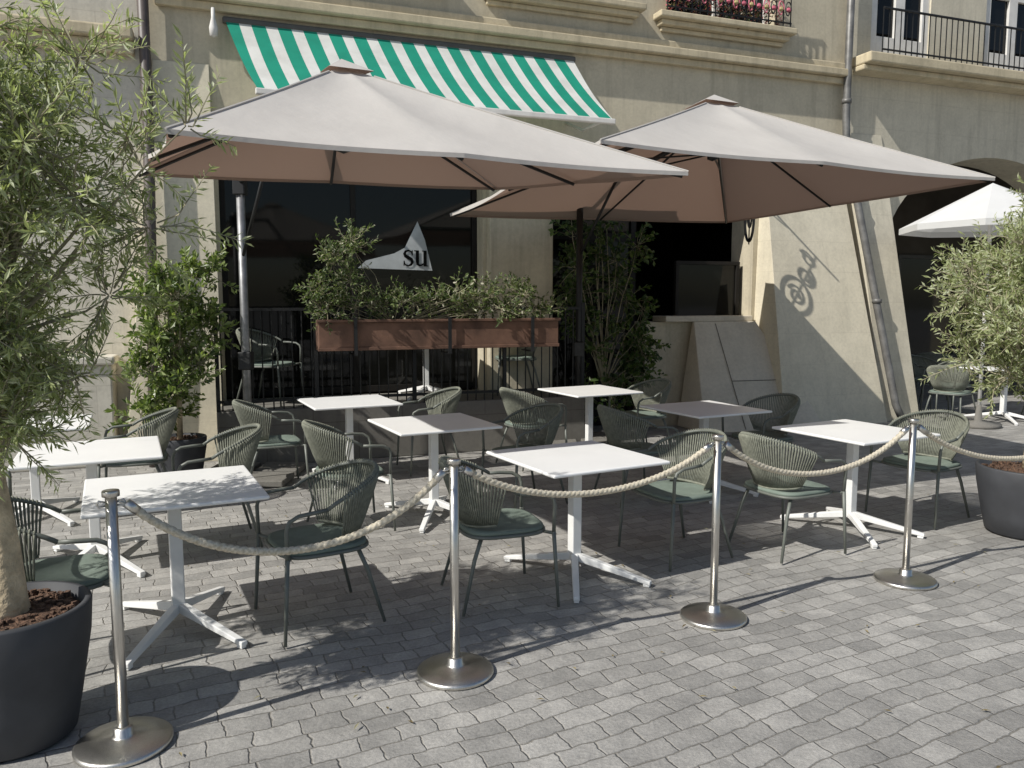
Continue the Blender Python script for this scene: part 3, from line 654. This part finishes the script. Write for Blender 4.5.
st.location=(*PP[0],0); st.rotation_euler=(0,0,fa)
for p in PP[1:-1]: copy_thing(st,(*p,0),fa+random.uniform(-.1,.1))
st5=copy_thing(st,(4.36,5.55,0),fa); PP[-1]=(4.36,5.55)
for i,sag in enumerate((.27,.18,.215,.27)):
    a=Vector((*PP[i],.948)); b2=Vector((*PP[i+1],.948)); d=(b2-a).normalized(); a+=d*.05; b2-=d*.05
    rp=thing('barrier_rope','natural twisted rope hanging between two steel barrier posts','rope',(a+b2)/2*1.0,0,'rope barrier')
    o=Vector(rp.location); L=(b2-a).length*1.08; n=int(L/.006); k=12; vs=[];fs=[]; Rr=.0168
    def cen(t): 
        x=2*t-1; return a.lerp(b2,t)-o-Vector((0,0,sag*(1-(math.cosh(1.6*x)-1)/(math.cosh(1.6)-1))))
    for j in range(n+1):
        t=j/n; p=cen(t); T=(cen(min(1,t+.005))-cen(max(0,t-.005))).normalized(); B=T.cross(Vector((0,0,1))).normalized(); U=B.cross(T)
        ph=j*.006/.085*2*math.pi
        for q in range(k):
            th=2*math.pi*q/k; rad=Rr*(.74+.28*abs(math.cos(1.5*(th-ph)))); vs.append(p+B*math.cos(th)*rad+U*math.sin(th)*rad)
    fs=[(j*k+q,j*k+(q+1)%k,(j+1)*k+(q+1)%k,(j+1)*k+q) for j in range(n) for q in range(k)]
    M().add(vs,fs).obj('rope',m_rope,rp,smooth=True)
    for s0,s1 in ((0,.03),(1,.97)):
        M().tube([cen(s0),cen(s1)],.0185,14).obj('end_sleeve',m_steel,rp,smooth=True)
        e=cen(s0); dd=-d if s0==0 else d
        M().tube([e,e+dd*.018+Vector((0,0,.004)),e+dd*.028+Vector((0,0,.012))],.005,6).obj('hook',m_steel,rp,smooth=True)

r=random.Random(77); lt=M()
for i in range(260):
    x=r.uniform(-3,5.5); y=r.uniform(2.4,9)
    c0=Vector((x,y,.012)); a=r.uniform(0,6.28); leaf(lt,c0,Vector((math.cos(a),math.sin(a),r.uniform(-.1,.2))),Vector((0,0,1)),r.uniform(.02,.05),.012)
m_lit=leafmat('fallen_leaves',[(0,(.12,.09,.04)),(.6,(.25,.2,.1)),(1,(.32,.3,.2))],.1)
lo=lt.obj('leaf_litter',m_lit); lo['kind']='stuff'; lo['label']='small dry olive leaves scattered over the cobbles'; lo['category']='leaves'

# ------------------------------------------------------------------ light, world, camera
AZ=R(35); EL=R(43)
trav=Vector((math.cos(AZ)*math.cos(EL),math.sin(AZ)*math.cos(EL),-math.sin(EL)))
sl=bpy.data.lights.new('sun','SUN'); sl.energy=5.0; sl.angle=R(.53); sl.color=(1,.97,.915)
so=bpy.data.objects.new('sun',sl); COL.objects.link(so); so.rotation_euler=trav.to_track_quat('-Z','Y').to_euler(); so.location=(-10,-8,12)
wd=bpy.data.worlds.new('World'); scene.world=wd; wd.use_nodes=True; nt=wd.node_tree
bg=nt.nodes['Background']; sk=nt.nodes.new('ShaderNodeTexSky'); sk.sky_type='NISHITA'; sk.sun_disc=False; sk.sun_elevation=EL
sk.sun_rotation=math.atan2(-trav.x,-trav.y)%(2*math.pi)
nt.links.new(sk.outputs[0],bg.inputs[0]); bg.inputs[1].default_value=.095
cam=bpy.data.cameras.new('camera'); co=bpy.data.objects.new('camera',cam); COL.objects.link(co)
co.location=(0,0,1.7); co.rotation_euler=(R(84),0,0); cam.sensor_width=36; cam.lens=790/1024*36; cam.clip_end=600; scene.camera=co
scene.view_settings.view_transform='Standard'; scene.view_settings.look='None'; scene.view_settings.exposure=0
